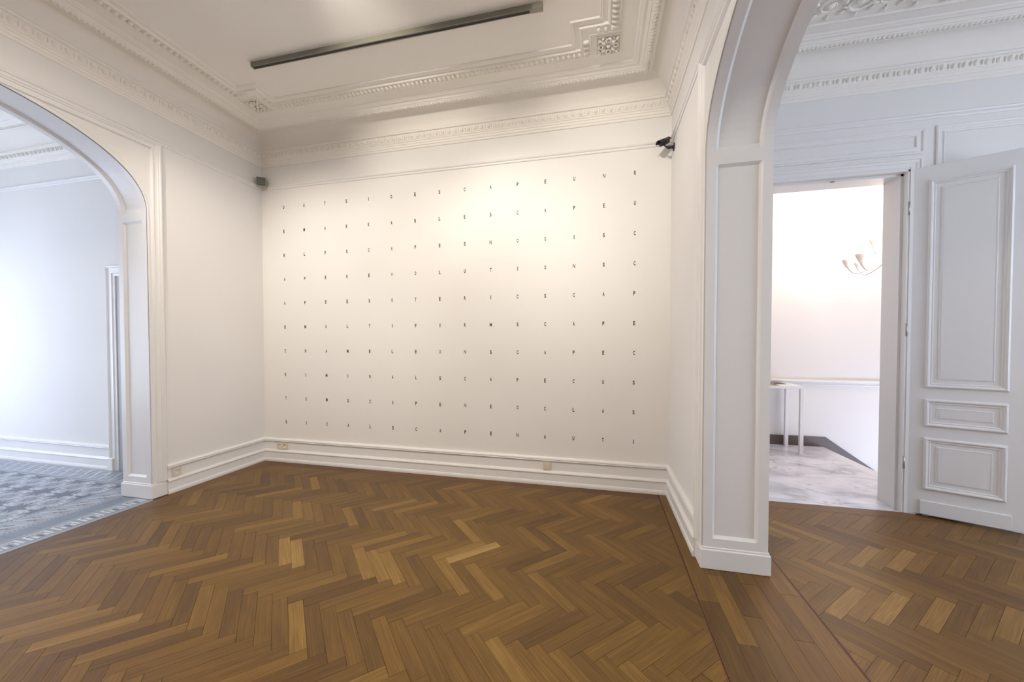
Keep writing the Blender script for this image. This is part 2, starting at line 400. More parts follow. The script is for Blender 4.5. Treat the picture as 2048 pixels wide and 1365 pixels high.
mitred_segments(['trim_1', 'trim_2', 'trim_3'], [(X0, YB), (X0, Y0), (X1, Y0), (X1, YB)], PIC, M_TRIM,
    ['thin white picture rail on the left wall above the arch', 'thin white picture rail along the back wall above the letters',
     'thin white picture rail on the right wall above the arch'], 'picture rail')
CORN = [(0, 3.325), (.008, 3.325), (.012, 3.334), (.012, 3.342), (.020, 3.348), (.020, 3.366), (.026, 3.370), (.026, 3.384), (.034, 3.390), (.034, 3.398),
        (.040, 3.402), (.046, 3.425), (.052, 3.452), (.066, 3.456), (.068, 3.472), (.060, 3.482), (.052, 3.484), (.052, 3.478)]
def cove():
    out = []                                   # deep quarter cove up to the beaded border
    for i in range(15):
        t = PI / 2 * i / 14
        out.append((.052 + .150 * (1 - math.cos(t)), 3.482 + .135 * math.sin(t)))
    return out
COVE = cove()
BAND = [(.195, 3.619), (.195, 3.592), (.205, 3.586), (.214, 3.592), (.220, 3.590), (.240, 3.583), (.262, 3.588), (.270, 3.594), (.278, 3.592), (.286, 3.598),
        (.300, 3.604), (.318, 3.600), (.330, 3.604), (.346, 3.606), (.352, 3.610), (.356, 3.618)]
def ceiling_for(idx, xa, xb, ya, yb_, mat, stucco, labels, eggs=True, ornate=False):
    rect = [(xa, yb_), (xb, yb_), (xb, ya), (xa, ya)]      # clockwise seen from above: inset is to the right
    c = MB(); m_ = .37
    c.box((xa + m_ - .02, ya + m_ - .02, 3.612), (xb - m_ + .02, yb_ - m_ + .02, 3.70))
    ceil = struct(c.build('ceiling', mat), labels[0], 'ceiling')
    for prof, nm in ((COVE, 'cove'), (BAND, 'border_moulding')):
        q = MB(); q.sweep(rect, [(-a, z) for a, z in prof], onPlan, True); q.build(nm, mat if nm == 'cove' else stucco, ceil)
    q = MB(); q.sweep(rect, [(-a, z) for a, z in CORN], onPlan, True)
    cor = struct(q.build('trim_%d' % idx, stucco), labels[1], 'cornice')
    if not eggs: return ceil
    # egg-and-dart on the cornice, leaf bumps on the ceiling border
    e = MB(); lf = MB()
    sides = [(Vector((xa, yb_)), Vector((xb, yb_)), Vector((0, -1))), (Vector((xb, yb_)), Vector((xb, ya)), Vector((-1, 0))),
             (Vector((xb, ya)), Vector((xa, ya)), Vector((0, 1))), (Vector((xa, ya)), Vector((xa, yb_)), Vector((1, 0)))]
    for si, (p, q_, nn) in enumerate(sides):
        if si == 2: continue
        d = (q_ - p); Ln = d.length; d.normalize(); D3 = Vector((d.x, d.y, 0)); N3 = Vector((nn.x, nn.y, 0))
        k = int((Ln - .1) / .067)
        for i in range(k):
            c_ = p + d * (.05 + .0335 + i * .067) + nn * .040; c3 = Vector((c_.x, c_.y, 3.428))
            e.blob(c3, (D3 * .019, Vector((0, 0, .025)), N3 * .021), 8, 5)
            c3 = Vector((c_.x, c_.y, 3.428)) + D3 * .0335
            e.blob(c3, (D3 * .0045, Vector((0, 0, .025)), N3 * .020), 5, 3)
        k = int((Ln - .42) / .030)
        for i in range(k):
            c_ = p + d * (.21 + .015 + i * .030) + nn * .240
            lf.blob((c_.x, c_.y, 3.586), ((D3 + N3 * .6) * .012, (N3 - D3 * .6) * .020, Vector((0, 0, .009))), 6, 3)
    o = e.build('egg_ornament', stucco, cor); o['kind'] = 'stuff'
    o = lf.build('leaf_ornament', stucco, ceil); o['kind'] = 'stuff'
    return ceil
ceil_main = ceiling_for(4, X0, X1, YB, Y0, M_CEIL, M_STUCCO,
    ['cream plaster ceiling of the main room with moulded borders and corner rosettes', 'cream egg-and-dart cornice round the main room'])
ceil_right = ceiling_for(5, XJ, XE, YB, YD, M_CEIL, M_STUCCO,
    ['white plaster ceiling of the right room with moulded border', 'white egg-and-dart cornice round the right room'])
ceil_hall = ceiling_for(6, -7.7, XH, YB, 2.87, M_CEIL, M_STUCCO,
    ['white ceiling of the tiled hall beyond the left arch', 'white cornice at the top of the tiled hall'])

# stepped egg band, stepped outer line and corner rosettes of the main ceiling
def band_path(xa, xb, ya, yb_, I, K):
    """clockwise rectangle inset I with corner notches K (square steps inwards)"""
    a, b_, c, d = xa + I, xb - I, ya + I, yb_ - I
    return [(a + K, d), (b_ - K, d), (b_ - K, d - K), (b_, d - K), (b_, c + K), (b_ - K, c + K), (b_ - K, c), (a + K, c), (a + K, c + K), (a, c + K), (a, d - K), (a + K, d - K)]
def band(ceil, xa, xb, ya, yb_, ornate=False):
    P = band_path(xa, xb, ya, yb_, .470, .205)
    q = MB(); q.sweep(P, [(-a, z) for a, z in ((0, 3.614), (0, 3.603), (.006, 3.600), (.012, 3.606), (.066, 3.606), (.071, 3.598), (.080, 3.599), (.084, 3.606), (.090, 3.614))], onPlan, True)
    q.sweep(P, [(-a, z) for a, z in ((.118, 3.614), (.118, 3.609), (.124, 3.604), (.132, 3.607), (.138, 3.603), (.144, 3.608), (.146, 3.614))], onPlan, True)
    q.build('stepped_border', M_STUCCO, ceil)
    e = MB(); n = len(P)
    for i in range(n):
        p, q_ = Vector(P[i]), Vector(P[(i + 1) % n]); d = q_ - p; Ln = d.length; d.normalize(); nn = Vector((d.y, -d.x))
        if p.y < 0 and q_.y < 0: continue
        s0 = .03; k = max(1, round((Ln - 2 * s0) / .042))
        for j in range(k):
            c_ = p + d * (s0 + (j + .5) * (Ln - 2 * s0) / k) + nn * .039
            e.blob((c_.x, c_.y, 3.606), (Vector((d.x, d.y, 0)) * .0155, Vector((nn.x, nn.y, 0)) * .027, Vector((0, 0, .019))), 8, 4)
    o = e.build('egg_ornament', M_STUCCO, ceil); o['kind'] = 'stuff'
band(ceil_main, X0, X1, YB, Y0)
def rosette(ceil, cx_, cy_, R, name='corner_rosette'):
    q = MB(); c = Vector((cx_, cy_, 3.608)); Z = Vector((0, 0, 1))
    q.blob(c, (Vector((.017, 0, 0)), Vector((0, .017, 0)), Z * .024), 8, 4)
    for k in range(8):
        a = k * PI / 4; d = Vector((math.cos(a), math.sin(a), 0)); t = Z.cross(d)
        if k % 2:                                # long corner leaves
            q.blob(c + d * R * .62, (d * R * .30, t * R * .17, Z * .020), 8, 4)
            q.blob(c + d * R * 1.08, (d * R * .20, t * R * .13, Z * .022), 8, 4)
            for s_ in (-1, 1): q.blob(c + d * R * .95 + t * s_ * R * .26, (t * R * .13, d * R * .10, Z * .016), 7, 4)
        else:                                    # curled side petals
            pts = [c + d * (R * .66 + R * .20 * math.cos(b_ / 8 * 2 * PI)) + t * R * .22 * math.sin(b_ / 8 * 2 * PI) - Z * .006 for b_ in range(9)]
            q.tube(pts, .0085, 7)
    q.build(name, M_STUCCO, ceil)
    f = MB(); f.sweep([(cx_ - R - .012, cy_ - R - .012), (cx_ + R + .012, cy_ - R - .012), (cx_ + R + .012, cy_ + R + .012), (cx_ - R - .012, cy_ + R + .012)],
                      [(0, 3.614), (0, 3.606), (.006, 3.604), (.010, 3.608), (.010, 3.614)], onPlan, True)
    f.build('rosette_frame', M_STUCCO, ceil)
RX = .470 + .205 - .105
for cx_ in (X1 - RX + .02, X0 + RX - .02):
    rosette(ceil_main, cx_, Y0 - RX + .02, .082)
# scrolling leaf frieze on the right room ceiling
fr = MB(); YF = YD - Y0; Zv = Vector((0, 0, 1)); x = XJ + .55
while x < XE - .5:
    for s_ in (0, 1):
        c = Vector((x + s_ * .17, YD - .60, 3.606)); sg = 1 if s_ else -1; pts = []
        for j in range(16):
            a = j / 15 * 2.6 * PI; r = .085 * (1 - j / 15 * .8); pts.append(c + Vector((math.cos(a) * r, sg * math.sin(a) * r, 0)))
        fr.tube(pts, [.013 - .0005 * j for j in range(16)], 6)
        fr.blob(c, (Vector((.026, 0, 0)), Vector((0, .026, 0)), Zv * .018), 8, 4)
        for k in range(6):
            a = k * PI / 3 + .3; d = Vector((math.cos(a), math.sin(a), 0))
            fr.blob(c + d * .105, (d * .030, Zv.cross(d) * .013, Zv * .012), 6, 3)
    x += .34
o = fr.build('leaf_scroll_frieze', M_STUCCO, ceil_right); o['kind'] = 'stuff'
q = MB()
for yy in (YD - .455, YD - .745):
    q.sweep([(XJ + .46, yy), (XE - .46, yy)], [(0, 3.614), (0, 3.604), (.008, 3.600), (.018, 3.604), (.018, 3.614)], onPlan)
q.build('frieze_border', M_STUCCO, ceil_right)

# ------------------------------------------------------------------ floors
def clip(poly, x0, x1, y0, y1):
    for ax, v, s_ in ((0, x0, 1), (0, x1, -1), (1, y0, 1), (1, y1, -1)):
        out = []
        for i in range(len(poly)):
            p, q_ = poly[i - 1], poly[i]; a = (p[ax] - v) * s_; b_ = (q_[ax] - v) * s_
            if (a >= 0) != (b_ >= 0):
                t = a / (a - b_); out.append((p[0] + (q_[0] - p[0]) * t, p[1] + (q_[1] - p[1]) * t))
            if b_ >= 0: out.append(q_)
        poly = out
        if len(poly) < 3: return []
    return poly
def poly_area(p): return abs(sum(p[i - 1][0] * p[i][1] - p[i][0] * p[i - 1][1] for i in range(len(p)))) / 2
CF = Vector((-math.sin(.229), math.cos(.229))); CR = Vector((math.cos(.229), math.sin(.229)))
def in_view(c, pad=0.0):
    z = c.x * CF.x + c.y * CF.y
    if z < 1.45 - pad: return None
    xx = (c.x * CR.x + c.y * CR.y) / z
    return z if abs(xx) < 1.40 + pad else None
class Plank:
    def __init__(s, poly, o, d, tint, red=0.0, orient='A', full=False):
        s.poly, s.o, s.d, s.tint, s.red, s.orient, s.full = poly, Vector(o), Vector(d), tint, red, orient, full
        s.off = random.random(); s.c = sum((Vector(p) for p in poly), Vector((0, 0))) / len(poly)
TOPZ, BOTZ, GAP = 0.0, -0.012, 0.0005
def rnd_tint():
    t = random.gauss(.44, .06)
    if random.random() < .09: t = random.uniform(.58, .72)
    if random.random() < .09: t = random.uniform(.24, .32)
    return max(.08, min(.95, t))
PW, PL = .0680, .3663
S2 = math.sqrt(.5)
def herring(x0, x1, y0, y1, ox, oy, forced=()):
    U = Vector((S2, -S2)); V = Vector((S2, S2)); out = []
    nx = int((x1 - x0) / (PW * 2 * S2)) + 14; ny = int((y1 - y0) / (PL * 2 * S2)) + 4
    k0 = int((x0 - ox) / (PW / S2)) - 8; j0 = int((y0 - oy) / (PL / S2)) - 2
    for j in range(j0, j0 + ny + 2):
        for k in range(k0, k0 + nx):
            O = Vector((ox + k * PW / S2, oy + j * PL / S2))
            for orient in 'AB':
                if orient == 'A': o, d, n_ = O, U, V
                else: o, d, n_ = O + V * PW, V, U
                g = GAP
                poly = [o + d * g + n_ * g, o + d * (PL - g) + n_ * g, o + d * (PL - g) + n_ * (PW - g), o + d * g + n_ * (PW - g)]
                cl = clip([tuple(p) for p in poly], x0, x1, y0, y1)
                if len(cl) < 3 or poly_area(cl) < 2e-4: continue
                pk = Plank(cl, o, d, rnd_tint(), 0.0, orient, abs(poly_area(cl) - (PL - 2 * g) * (PW - 2 * g)) < 1e-6)
                cc = o + d * PL / 2 + n_ * PW / 2
                for (fx, fy, fo, ft) in forced:
                    if fo == orient and (cc - Vector((fx, fy))).length < .036: pk.tint = ft; pk.forced = 1
                out.append(pk)
    return out
def strip(x0, x1, y0, y1, along, length, tint=None, red=0.0, seed=0):
    """straight boards laid end to end"""
    rr = random.Random(seed); out = []; g = GAP
    s0, s1 = (x0, x1) if along == 'x' else (y0, y1); s_ = s0 - rr.random() * length * .8
    while s_ < s1:
        e = s_ + length * rr.uniform(.75, 1.2); a, b_ = max(s_, s0), min(e, s1)
        if b_ - a > .03:
            if along == 'x': poly = [(a + g, y0 + g), (b_ - g, y0 + g), (b_ - g, y1 - g), (a + g, y1 - g)]; d = (1, 0)
            else: poly = [(x0 + g, a + g), (x1 - g, a + g), (x1 - g, b_ - g), (x0 + g, b_ - g)]; d = (0, 1)
            t = (tint + rr.uniform(-.10, .10)) if tint is not None else rnd_tint() * .8
            out.append(Plank(poly, poly[0], d, t, red))
        s_ = e
    return out
FULL = {}
def plank_mesh(poly, o, d, name):
    n_ = Vector((-d.y, d.x)); n = len(poly); be = .0006
    c = sum((Vector(p) for p in poly), Vector((0, 0))) / n
    top = [Vector(p) + (c - Vector(p)).normalized() * be for p in poly]
    vs = [(p[0], p[1], TOPZ) for p in top] + [(p[0], p[1], TOPZ - .0008) for p in poly] + [(p[0], p[1], BOTZ) for p in poly]
    fs = [list(range(n))] + [(n + i, n + (i + 1) % n, (i + 1) % n, i) for i in range(n)] + [(2 * n + i, 2 * n + (i + 1) % n, n + (i + 1) % n, n + i) for i in range(n)]
    uv = [((Vector(v[:2]) - o).dot(d), (Vector(v[:2]) - o).dot(n_)) for v in vs]
    return vs, fs, uv
def set_uv(me, uv):
    l = me.uv_layers.new(name='uv')
    buf = [0.0] * (2 * len(me.loops))
    for lp in me.loops: buf[2 * lp.index] = uv[lp.vertex_index][0]; buf[2 * lp.index + 1] = uv[lp.vertex_index][1]
    l.data.foreach_set('uv', buf)
def ccw(poly):
    a = sum(poly[i - 1][0] * poly[i][1] - poly[i][0] * poly[i - 1][1] for i in range(len(poly)))
    return poly if a > 0 else poly[::-1]
def lay(root, planks, limit=300, name='plank', mat=None, mats=None):
    mat = mat or M_WOOD; mats = mats or M_WOODS
    scored = []
    for p in planks:
        p.poly = ccw(p.poly); z = in_view(p.c)
        if z: scored.append((-poly_area(p.poly) / z ** 3, id(p), p))
    scored.sort(key=lambda t: (t[0],)); single = {id(t[2]) for t in scored[:limit]}
    vs_, fs_, uv_, tint_ = [], [], [], []
    for p in planks:
        if id(p) in single:
            if p.full:
                key = (p.orient,)
                if key not in FULL:
                    loc = [tuple(Vector(q) - p.o) for q in p.poly]
                    vs, fs, uv = plank_mesh(loc, Vector((0, 0)), p.d, name)
                    me = bpy.data.meshes.new('plank'); me.from_pydata(vs, [], fs); set_uv(me, uv); me.materials.append(mat); FULL[key] = me
                me = FULL[key]; loc3 = (p.o.x, p.o.y, 0)
            else:
                loc = [tuple(Vector(q) - p.o) for q in p.poly]
                vs, fs, uv = plank_mesh(loc, Vector((0, 0)), p.d, name)
                me = bpy.data.meshes.new(name); me.from_pydata(vs, [], fs); set_uv(me, uv); me.materials.append(mat); loc3 = (p.o.x, p.o.y, 0)
            o = bpy.data.objects.new(name, me); COL.objects.link(o); o.parent = root; o.location = loc3
            o.color = (p.tint, p.off, p.red, 1)
        else:
            vs, fs, uv = plank_mesh(p.poly, p.o, p.d, name); k = len(vs_)
            vs_ += vs; uv_ += uv; fs_ += [[i + k for i in f] for f in fs]; tint_ += [(p.tint, p.off, p.red, 1)] * len(vs)
    if vs_:
        me = bpy.data.meshes.new('parquet_planks'); me.from_pydata(vs_, [], fs_); set_uv(me, uv_); me.materials.append(mats)
        a = me.color_attributes.new('tint', 'FLOAT_COLOR', 'POINT'); a.data.foreach_set('color', [c for t in tint_ for c in t])
        o = bpy.data.objects.new('parquet_planks', me); COL.objects.link(o); o.parent = root; o['kind'] = 'stuff'
def base_floor(x0, x1, y0, y1, label, name='floor', mat=M_GAP, top=BOTZ + .002, low=-.14):
    mb = MB(); mb.box((x0, y0, low), (x1, y1, top)); return struct(mb.build(name, mat), label, 'floor')
def inlay(root, a, b_):
    mb = MB(); mb.box((min(a[0], b_[0]), min(a[1], b_[1]), BOTZ), (max(a[0], b_[0]), max(a[1], b_[1]), 0.0)); mb.build('inlay_strip', M_INLAY, root)
FX0, FX1, FY1 = -3.585, .507, 3.386
forced_main = [(-1.393, 1.474, 'A', 0.66), (-1.403, 1.995, 'A', 0.70), (-.828, 1.990, 'A', 0.69), (-.642, 1.990, 'A', 0.70), (-.50, 1.73, 'B', 0.54),
               (-.777, 2.244, 'B', .88), (-2.0, 2.02, 'A', .78), (-1.91, 2.02, 'A', .80), (.10, 2.25, 'A', .70), (-.12, 1.42, 'A', .20), (-.02, 1.62, 'A', .22)]
floor_main = base_floor(X0 + .035, .783, YB, Y0, 'warm oak herringbone parquet of the main room with red inlay line')
mb = MB(); mb.box((X0 - .01, ybL + .001, -.14), (X0 + .034, Y0 + .01, BOTZ + .001)); mb.box((X0 + .036, Y0 + .001, -.14), (XJ, Y0 + .02, BOTZ + .001)); mb.build('subfloor_edge', M_GAP, floor_main)
pl_main = herring(FX0, FX1, YB, FY1, -.979, 2.102, forced_main)
pl_main += strip(X0 + .035, FX0 - .006, YB, Y0, 'y', .9, .33, .15, 3) + strip(X0 + .002, X0 + .034, ybL + .11, Y0, 'y', 2., .33, .15, 6)
pl_main += strip(FX0 - .006, FX1 + .006, FY1 + .006, Y0, 'x', .8, .27, .55, 4)
pl_main += strip(FX1 + .012, .612, YB, Y0, 'y', 1.1, .36, .0, 5)
for k in range(2): pl_main += strip(.612 + k * .0855, .612 + (k + 1) * .0855, YB, ybR, 'y', .62, None, .0, 11 + k)
lay(floor_main, pl_main)
inlay(floor_main, (FX1, YB), (FX1 + .005, FY1)); inlay(floor_main, (FX1 + .0075, YB), (FX1 + .012, FY1 + .006))
inlay(floor_main, (FX0 - .006, YB), (FX0, FY1 + .006)); inlay(floor_main, (FX0, FY1), (FX1 + .005, FY1 + .006))
floor_right = base_floor(.783, XE, YB, 3.568, 'oak herringbone parquet of the right room, paler planks in daylight')
GX0, GY1 = 1.063, 3.440
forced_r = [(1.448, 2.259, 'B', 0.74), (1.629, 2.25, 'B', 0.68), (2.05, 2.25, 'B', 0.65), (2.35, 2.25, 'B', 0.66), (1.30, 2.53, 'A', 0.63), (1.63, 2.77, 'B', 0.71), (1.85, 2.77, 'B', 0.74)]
pl_r = herring(GX0, XE, YB, GY1, 1.252, 2.106, forced_r)
pl_r += strip(.783, .8675, YB, ybR, 'y', .7, None, 0, 21) + strip(.8675, .952, YB, ybR, 'y', .7, None, .3, 23)
pl_r += strip(.952, GX0 - .012, YB, 3.568, 'y', 1.2, .56, .30, 24)
pl_r += strip(GX0 - .012, XE, GY1 + .006, 3.568, 'x', .9, .36, .45, 25)
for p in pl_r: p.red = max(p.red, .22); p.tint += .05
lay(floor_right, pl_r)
inlay(floor_right, (GX0 - .012, YB), (GX0 - .007, GY1)); inlay(floor_right, (GX0 - .005, YB), (GX0, GY1)); inlay(floor_right, (GX0 - .012, GY1), (XE, GY1 + .006))

# tiled hall floor -------------------------------------------------------------
floor_hall = base_floor(-7.8, X0 + .035, YB, 2.9, 'patterned cement tile floor of the hall with stars and key border', mat=plain('grout', (.2, .2, .2), .9))
TS = .1385
TM = [T_MID, T_DARK, T_WHITE, T_BROWN, T_SAGE, M_BLUE_T]
def line(mb, pts, w_, z, mi):
    mb.sweep(pts, [(-w_ / 2, z - .0002), (-w_ / 2, z), (w_ / 2, z), (w_ / 2, z - .0002)], onPlan, mi=mi)
def flat(mb, pts, z, mi):
    mb.add([(p[0], p[1], z) for p in ccw([tuple(q) for q in pts])], [list(range(len(pts)))], mi)
def tile_base(mi, sx=1.0, sy=1.0):
    mb = MB(); g = .004
    mb.box((g, g, -.08), (sx - g, sy - g, 0.0), mi); return mb
def scaled(mb, name):
    mb.v = [(x_ * TS, y_ * TS, (z if z > -.05 else -.08) * TS) for x_, y_, z in mb.v]
    me = mb.mesh(name, TM, recalc=False); return me
Zp, Zq = .0035, .0065
def star_tile():
    mb = tile_base(0)
    flat(mb, [(0, 0), (.0, .95), (.16, .36)], Zp, 1); flat(mb, [(0, 0), (.16, .36), (.56, .56), (.36, .16)], Zp, 1); flat(mb, [(0, 0), (.36, .16), (.95, 0)], Zp, 1)
    flat(mb, [(.09, .80), (.30, .94), (.20, .50)], Zp, 2); flat(mb, [(.80, .09), (.94, .30), (.50, .20)], Zp, 2)
    line(mb, [(.02, .98), (.34, .98), (.34, .70), (.62, .70), (.70, .62), (.70, .34), (.98, .34), (.98, .02)], .055, Zq, 2)
    line(mb, [(.22, .84), (.22, .62), (.42, .62), (.62, .42), (.62, .22), (.84, .22)], .035, Zq, 3)
    flat(mb, [(1, 1), (.62, 1), (.70, .80), (.80, .70), (1, .62)], Zp, 4)
    for a in (.15, .5, .85):
        t = PI + a * PI / 2; cx2, cy2 = 1 + .24 * math.cos(t), 1 + .24 * math.sin(t)
        flat(mb, [(cx2 - .04, cy2 - .04), (cx2 + .04, cy2 - .04), (cx2 + .04, cy2 + .04), (cx2 - .04, cy2 + .04)], Zq, 1)
    return scaled(mb, 'star_tile')
def s_tile():       # border tile, runs along y, 1.5 tiles wide
    mb = tile_base(0, 1.5, 1)
    line(mb, [(.12, .02), (1.34, .98)], .07, Zq, 2)
    line(mb, [(.40, .62), (.62, .62), (.74, .74), (.84, .74)], .09, Zq, 1); line(mb, [(.72, .28), (.84, .28), (.96, .42), (1.16, .42)], .09, Zq, 1)
    flat(mb, [(.1, .25), (.5, .55), (.1, .85)], Zp, 4); flat(mb, [(1.4, .15), (1.0, .45), (1.4, .75)], Zp, 3)
    return scaled(mb, 'border_tile')
def dot_tile():
    mb = tile_base(0, .30, 1)
    for k in range(6):
        flat(mb, [(.10, .04 + k / 6), (.20, .04 + k / 6), (.20, .12 + k / 6), (.10, .12 + k / 6)], Zq, 1)
    line(mb, [(.03, 0), (.03, 1)], .03, Zp, 2); line(mb, [(.27, 0), (.27, 1)], .03, Zp, 2)
    return scaled(mb, 'dotted_strip_tile')
def key_tile():     # greek-key band on the hall side of the parquet
    mb = tile_base(4, 1.55, 1)
    flat(mb, [(.18, .0), (.26, .0), (.26, 1), (.18, 1)], Zp, 3); flat(mb, [(1.22, 0), (1.30, 0), (1.30, 1), (1.22, 1)], Zp, 3)
    flat(mb, [(1.36, 0), (1.55, 0), (1.55, 1), (1.36, 1)], Zp, 0)
    line(mb, [(1.12, .86), (.40, .86), (.40, .14), (1.12, .14)], .09, Zq, 2)
    line(mb, [(1.12, .70), (.72, .70)], .10, Zq, 2); line(mb, [(1.12, .34), (.72, .34)], .10, Zq, 2); line(mb, [(.58, .30), (.58, .72)], .08, Zq, 2)
    flat(mb, [(.46, .22), (.52, .22), (.52, .78), (.46, .78)], Zq, 1); flat(mb, [(.66, .47), (1.14, .47), (1.14, .57), (.66, .57)], Zq, 1)
    return scaled(mb, 'key_border_tile')
def plain_tile():
    return scaled(tile_base(5), 'plain_tile')
meS, meB, meD, meK, meP = star_tile(), s_tile(), dot_tile(), key_tile(), plain_tile()
tiles = []          # mesh, x, y, rot, name
def put(me, x_, y_, r, nm): tiles.append((me, x_, y_, r, nm))
xk = X0 + .035 - 1.55 * TS                        # key band
ny = int((2.85 - YB) / TS) + 1
for j in range(ny):
    y_ = 2.248 - (j - 4) * TS
    if y_ + TS < YB: break
    if y_ + TS > 2.41 and j < 4: continue
    put(meK, xk, y_, 0, 'key_border_tile')
    put(meP, xk - TS, y_, 0, 'plain_tile')
xd_ = xk - TS - .30 * TS
xs_ = xd_ - 1.5 * TS
nyy = int((2.87 - .06 - YB) / TS)
ytop_ = 2.862
for j in range(nyy + 1):
    y_ = ytop_ - .30 * TS - (j + 1) * TS
    put(meD, xd_, y_, 0, 'dotted_strip_tile')
    if y_ < ytop_ - .3 * TS - 1.5 * TS: put(meB, xs_, y_, 0, 'border_tile')
for k in range(25):                                # border along the hall wall
    x_ = xd_ - k * TS
    put(meD, x_, ytop_ - .30 * TS, PI / 2, 'dotted_strip_tile'); put(meB, x_, ytop_ - 1.8 * TS, PI / 2, 'border_tile')
    put(meD, x_ - 0 * TS, ytop_ - 2.1 * TS, PI / 2, 'dotted_strip_tile')
yf = ytop_ - 2.1 * TS; xf = xs_ - .30 * TS
for j in range(nyy): put(meD, xf, yf - (j + 1) * TS, 0, 'dotted_strip_tile')
for i in range(32):
    for j in range(27):
        x_ = xf - (i + 1) * TS; y_ = yf - (j + 1) * TS
        if y_ < YB or x_ < -7.7: continue
        a, b_ = i % 2, j % 2
        r = {(0, 0): 2, (1, 0): 3, (1, 1): 0, (0, 1): 1}[(a, b_)]
        ox_, oy_ = {0: (0, 0), 1: (TS, 0), 2: (TS, TS), 3: (0, TS)}[r]
        put(meS, x_ + ox_, y_ + oy_, r * PI / 2, 'star_tile')
sc_ = []
for i, (me, x_, y_, r, nm) in enumerate(tiles):
    z = in_view(Vector((x_, y_))) if x_ > -7.6 else None
    if z: sc_.append((z, i))
keep = {}
for z, i in sorted(sc_):
    nm = tiles[i][4]; keep.setdefault(nm, set())
    if len(keep[nm]) < (230 if nm == 'star_tile' else 40): keep[nm].add(i)
rest = MB()
for i, (me, x_, y_, r, nm) in enumerate(tiles):
    if i in keep.get(nm, ()):
        o = bpy.data.objects.new(nm, me); COL.objects.link(o); o.parent = floor_hall; o.location = (x_, y_, 0); o.rotation_euler = (0, 0, r)
    else:
        R_ = Matrix.Rotation(r, 3, 'Z'); k = len(rest.v)
        rest.v += [tuple(R_ @ v.co + Vector((x_, y_, 0))) for v in me.vertices]
        for p in me.polygons: rest.f.append([v + k for v in p.vertices]); rest.m.append(p.material_index); rest.sm.append(False)
o = bpy.data.objects.new('floor_tiles', rest.mesh('floor_tiles', TM, recalc=False)); COL.objects.link(o); o.parent = floor_hall; o['kind'] = 'stuff'
mb = MB(); mb.box((xk, ybL - .16, -.012), (X0 + .02, ybL, -.0005)); mb.build('threshold_stone', M_BLUE_T, floor_hall)

# hall wall dressing ------------------------------------------------------------
BASEH = [(a, z) for a, z in BASE]
plan_run('baseboard_hall', [(-7.7, 2.87), (-5.022, 2.87)], BASEH, M_TRIM, 'cool white moulded baseboard of the tiled hall')
plan_run('trim_7', [(-7.7, 2.87), (XH, 2.87)], PIC, M_TRIM, 'thin white picture rail high on the tiled hall wall', 'picture rail')
onH = lambda x, z, h: (x, 2.87 - h, z)
d1 = struct(empty('door_1', (-4.45, 2.87, 0)), 'white hall doorway half hidden behind the left arch pillar', 'door')
CAS = [(0, 0), (0, .030), (.012, .034), (.022, .030), (.028, .022), (.060, .020), (.066, .026), (.080, .026), (.088, .018), (.112, .016), (.112, 0)]
def at(root, o): o.parent = root; o.location = tuple(-c for c in root.location); return o
mb = MB(); mb.sweep([(-5.022, .0), (-5.022, 2.153), (-4.09, 2.153)], [(-a, h) for a, h in CAS], onH); at(d1, mb.build('door_casing', M_TRIM))
mb = MB(); mb.bbox((-5.030, 2.828, 0), (-4.955, 2.875, .135), .004); at(d1, mb.build('plinth_block', M_TRIM))
mb = MB(); mb.box((-4.91, 2.862, 0.01), (-4.08, 2.878, 2.045)); at(d1, mb.build('door_leaf', plain('hall_door_grey', (.42, .41, .42), .5)))

# ------------------------------------------------------------------ right room door wall
onW = lambda x, z, h: (x, YD - h, z)
tr = struct(empty('trim_8', (1.76, YD, 2.7)), 'white moulded casing of the tall doorway', 'door casing')
CAS2 = [(0, -.002), (0, .017), (.006, .020), (.014, .020), (.020, .013), (.036, .011), (.042, .006), (.070, .004), (.070, -.002)]
mb = MB(); mb.sweep([(DX1 + .070, 0), (DX1 + .070, DZ + .086), (DX0 - .070, DZ + .086), (DX0 - .070, 0)], CAS2, onW); at(tr, mb.build('casing', M_TRIM))
mb = MB()                                         # jamb and head lining with rebate
mb.box((DX1 - .012, YD + .002, 0), (DX1 + .001, 3.83, DZ)); mb.box((DX0 - .001, YD + .002, 0), (DX0 + .012, 3.83, DZ)); mb.box((DX0, YD + .002, DZ - .012), (DX1, 3.83, DZ + .001))
mb.box((DX1 - .030, 3.615, 0), (DX1 - .012, 3.65, DZ - .012)); mb.box((DX0, 3.615, DZ - .030), (DX1, 3.65, DZ - .012))
at(tr, mb.build('jamb_lining', M_TRIM))
mb = MB(); mb.box((1.845, 3.60, DZ - .034), (1.875, 3.614, DZ - .030)); at(tr, mb.build('catch_plate', M_DGREY))
PANELM = [(0, -.002), (0, .010), (.008, .014), (.016, .010), (.022, .004), (.040, .004), (.048, .010), (.054, .008), (.058, -.002)]
def wall_frame(x0, x1, z0, z1, root, nm='panel_moulding'):
    mb = MB(); mb.sweep([(x0, z0), (x1, z0), (x1, z1), (x0, z1)], PANELM, onW, True); return mb.build(nm, M_TRIM, root)
wall_frame(DX0 - .082, 2.442, 2.813, 3.006, wall_doorway); wall_frame(2.514, 4.85, .40, 3.014, wall_doorway)
plan_run('baseboard_doorway', [(2.47, YD), (XE, YD)], BASE, M_TRIM, 'white baseboard of the right room behind the open door leaf')
plan_run('trim_9', [(XJ, YD), (XE, YD)], PIC, M_TRIM, 'thin white picture rail over the tall doorway', 'picture rail')

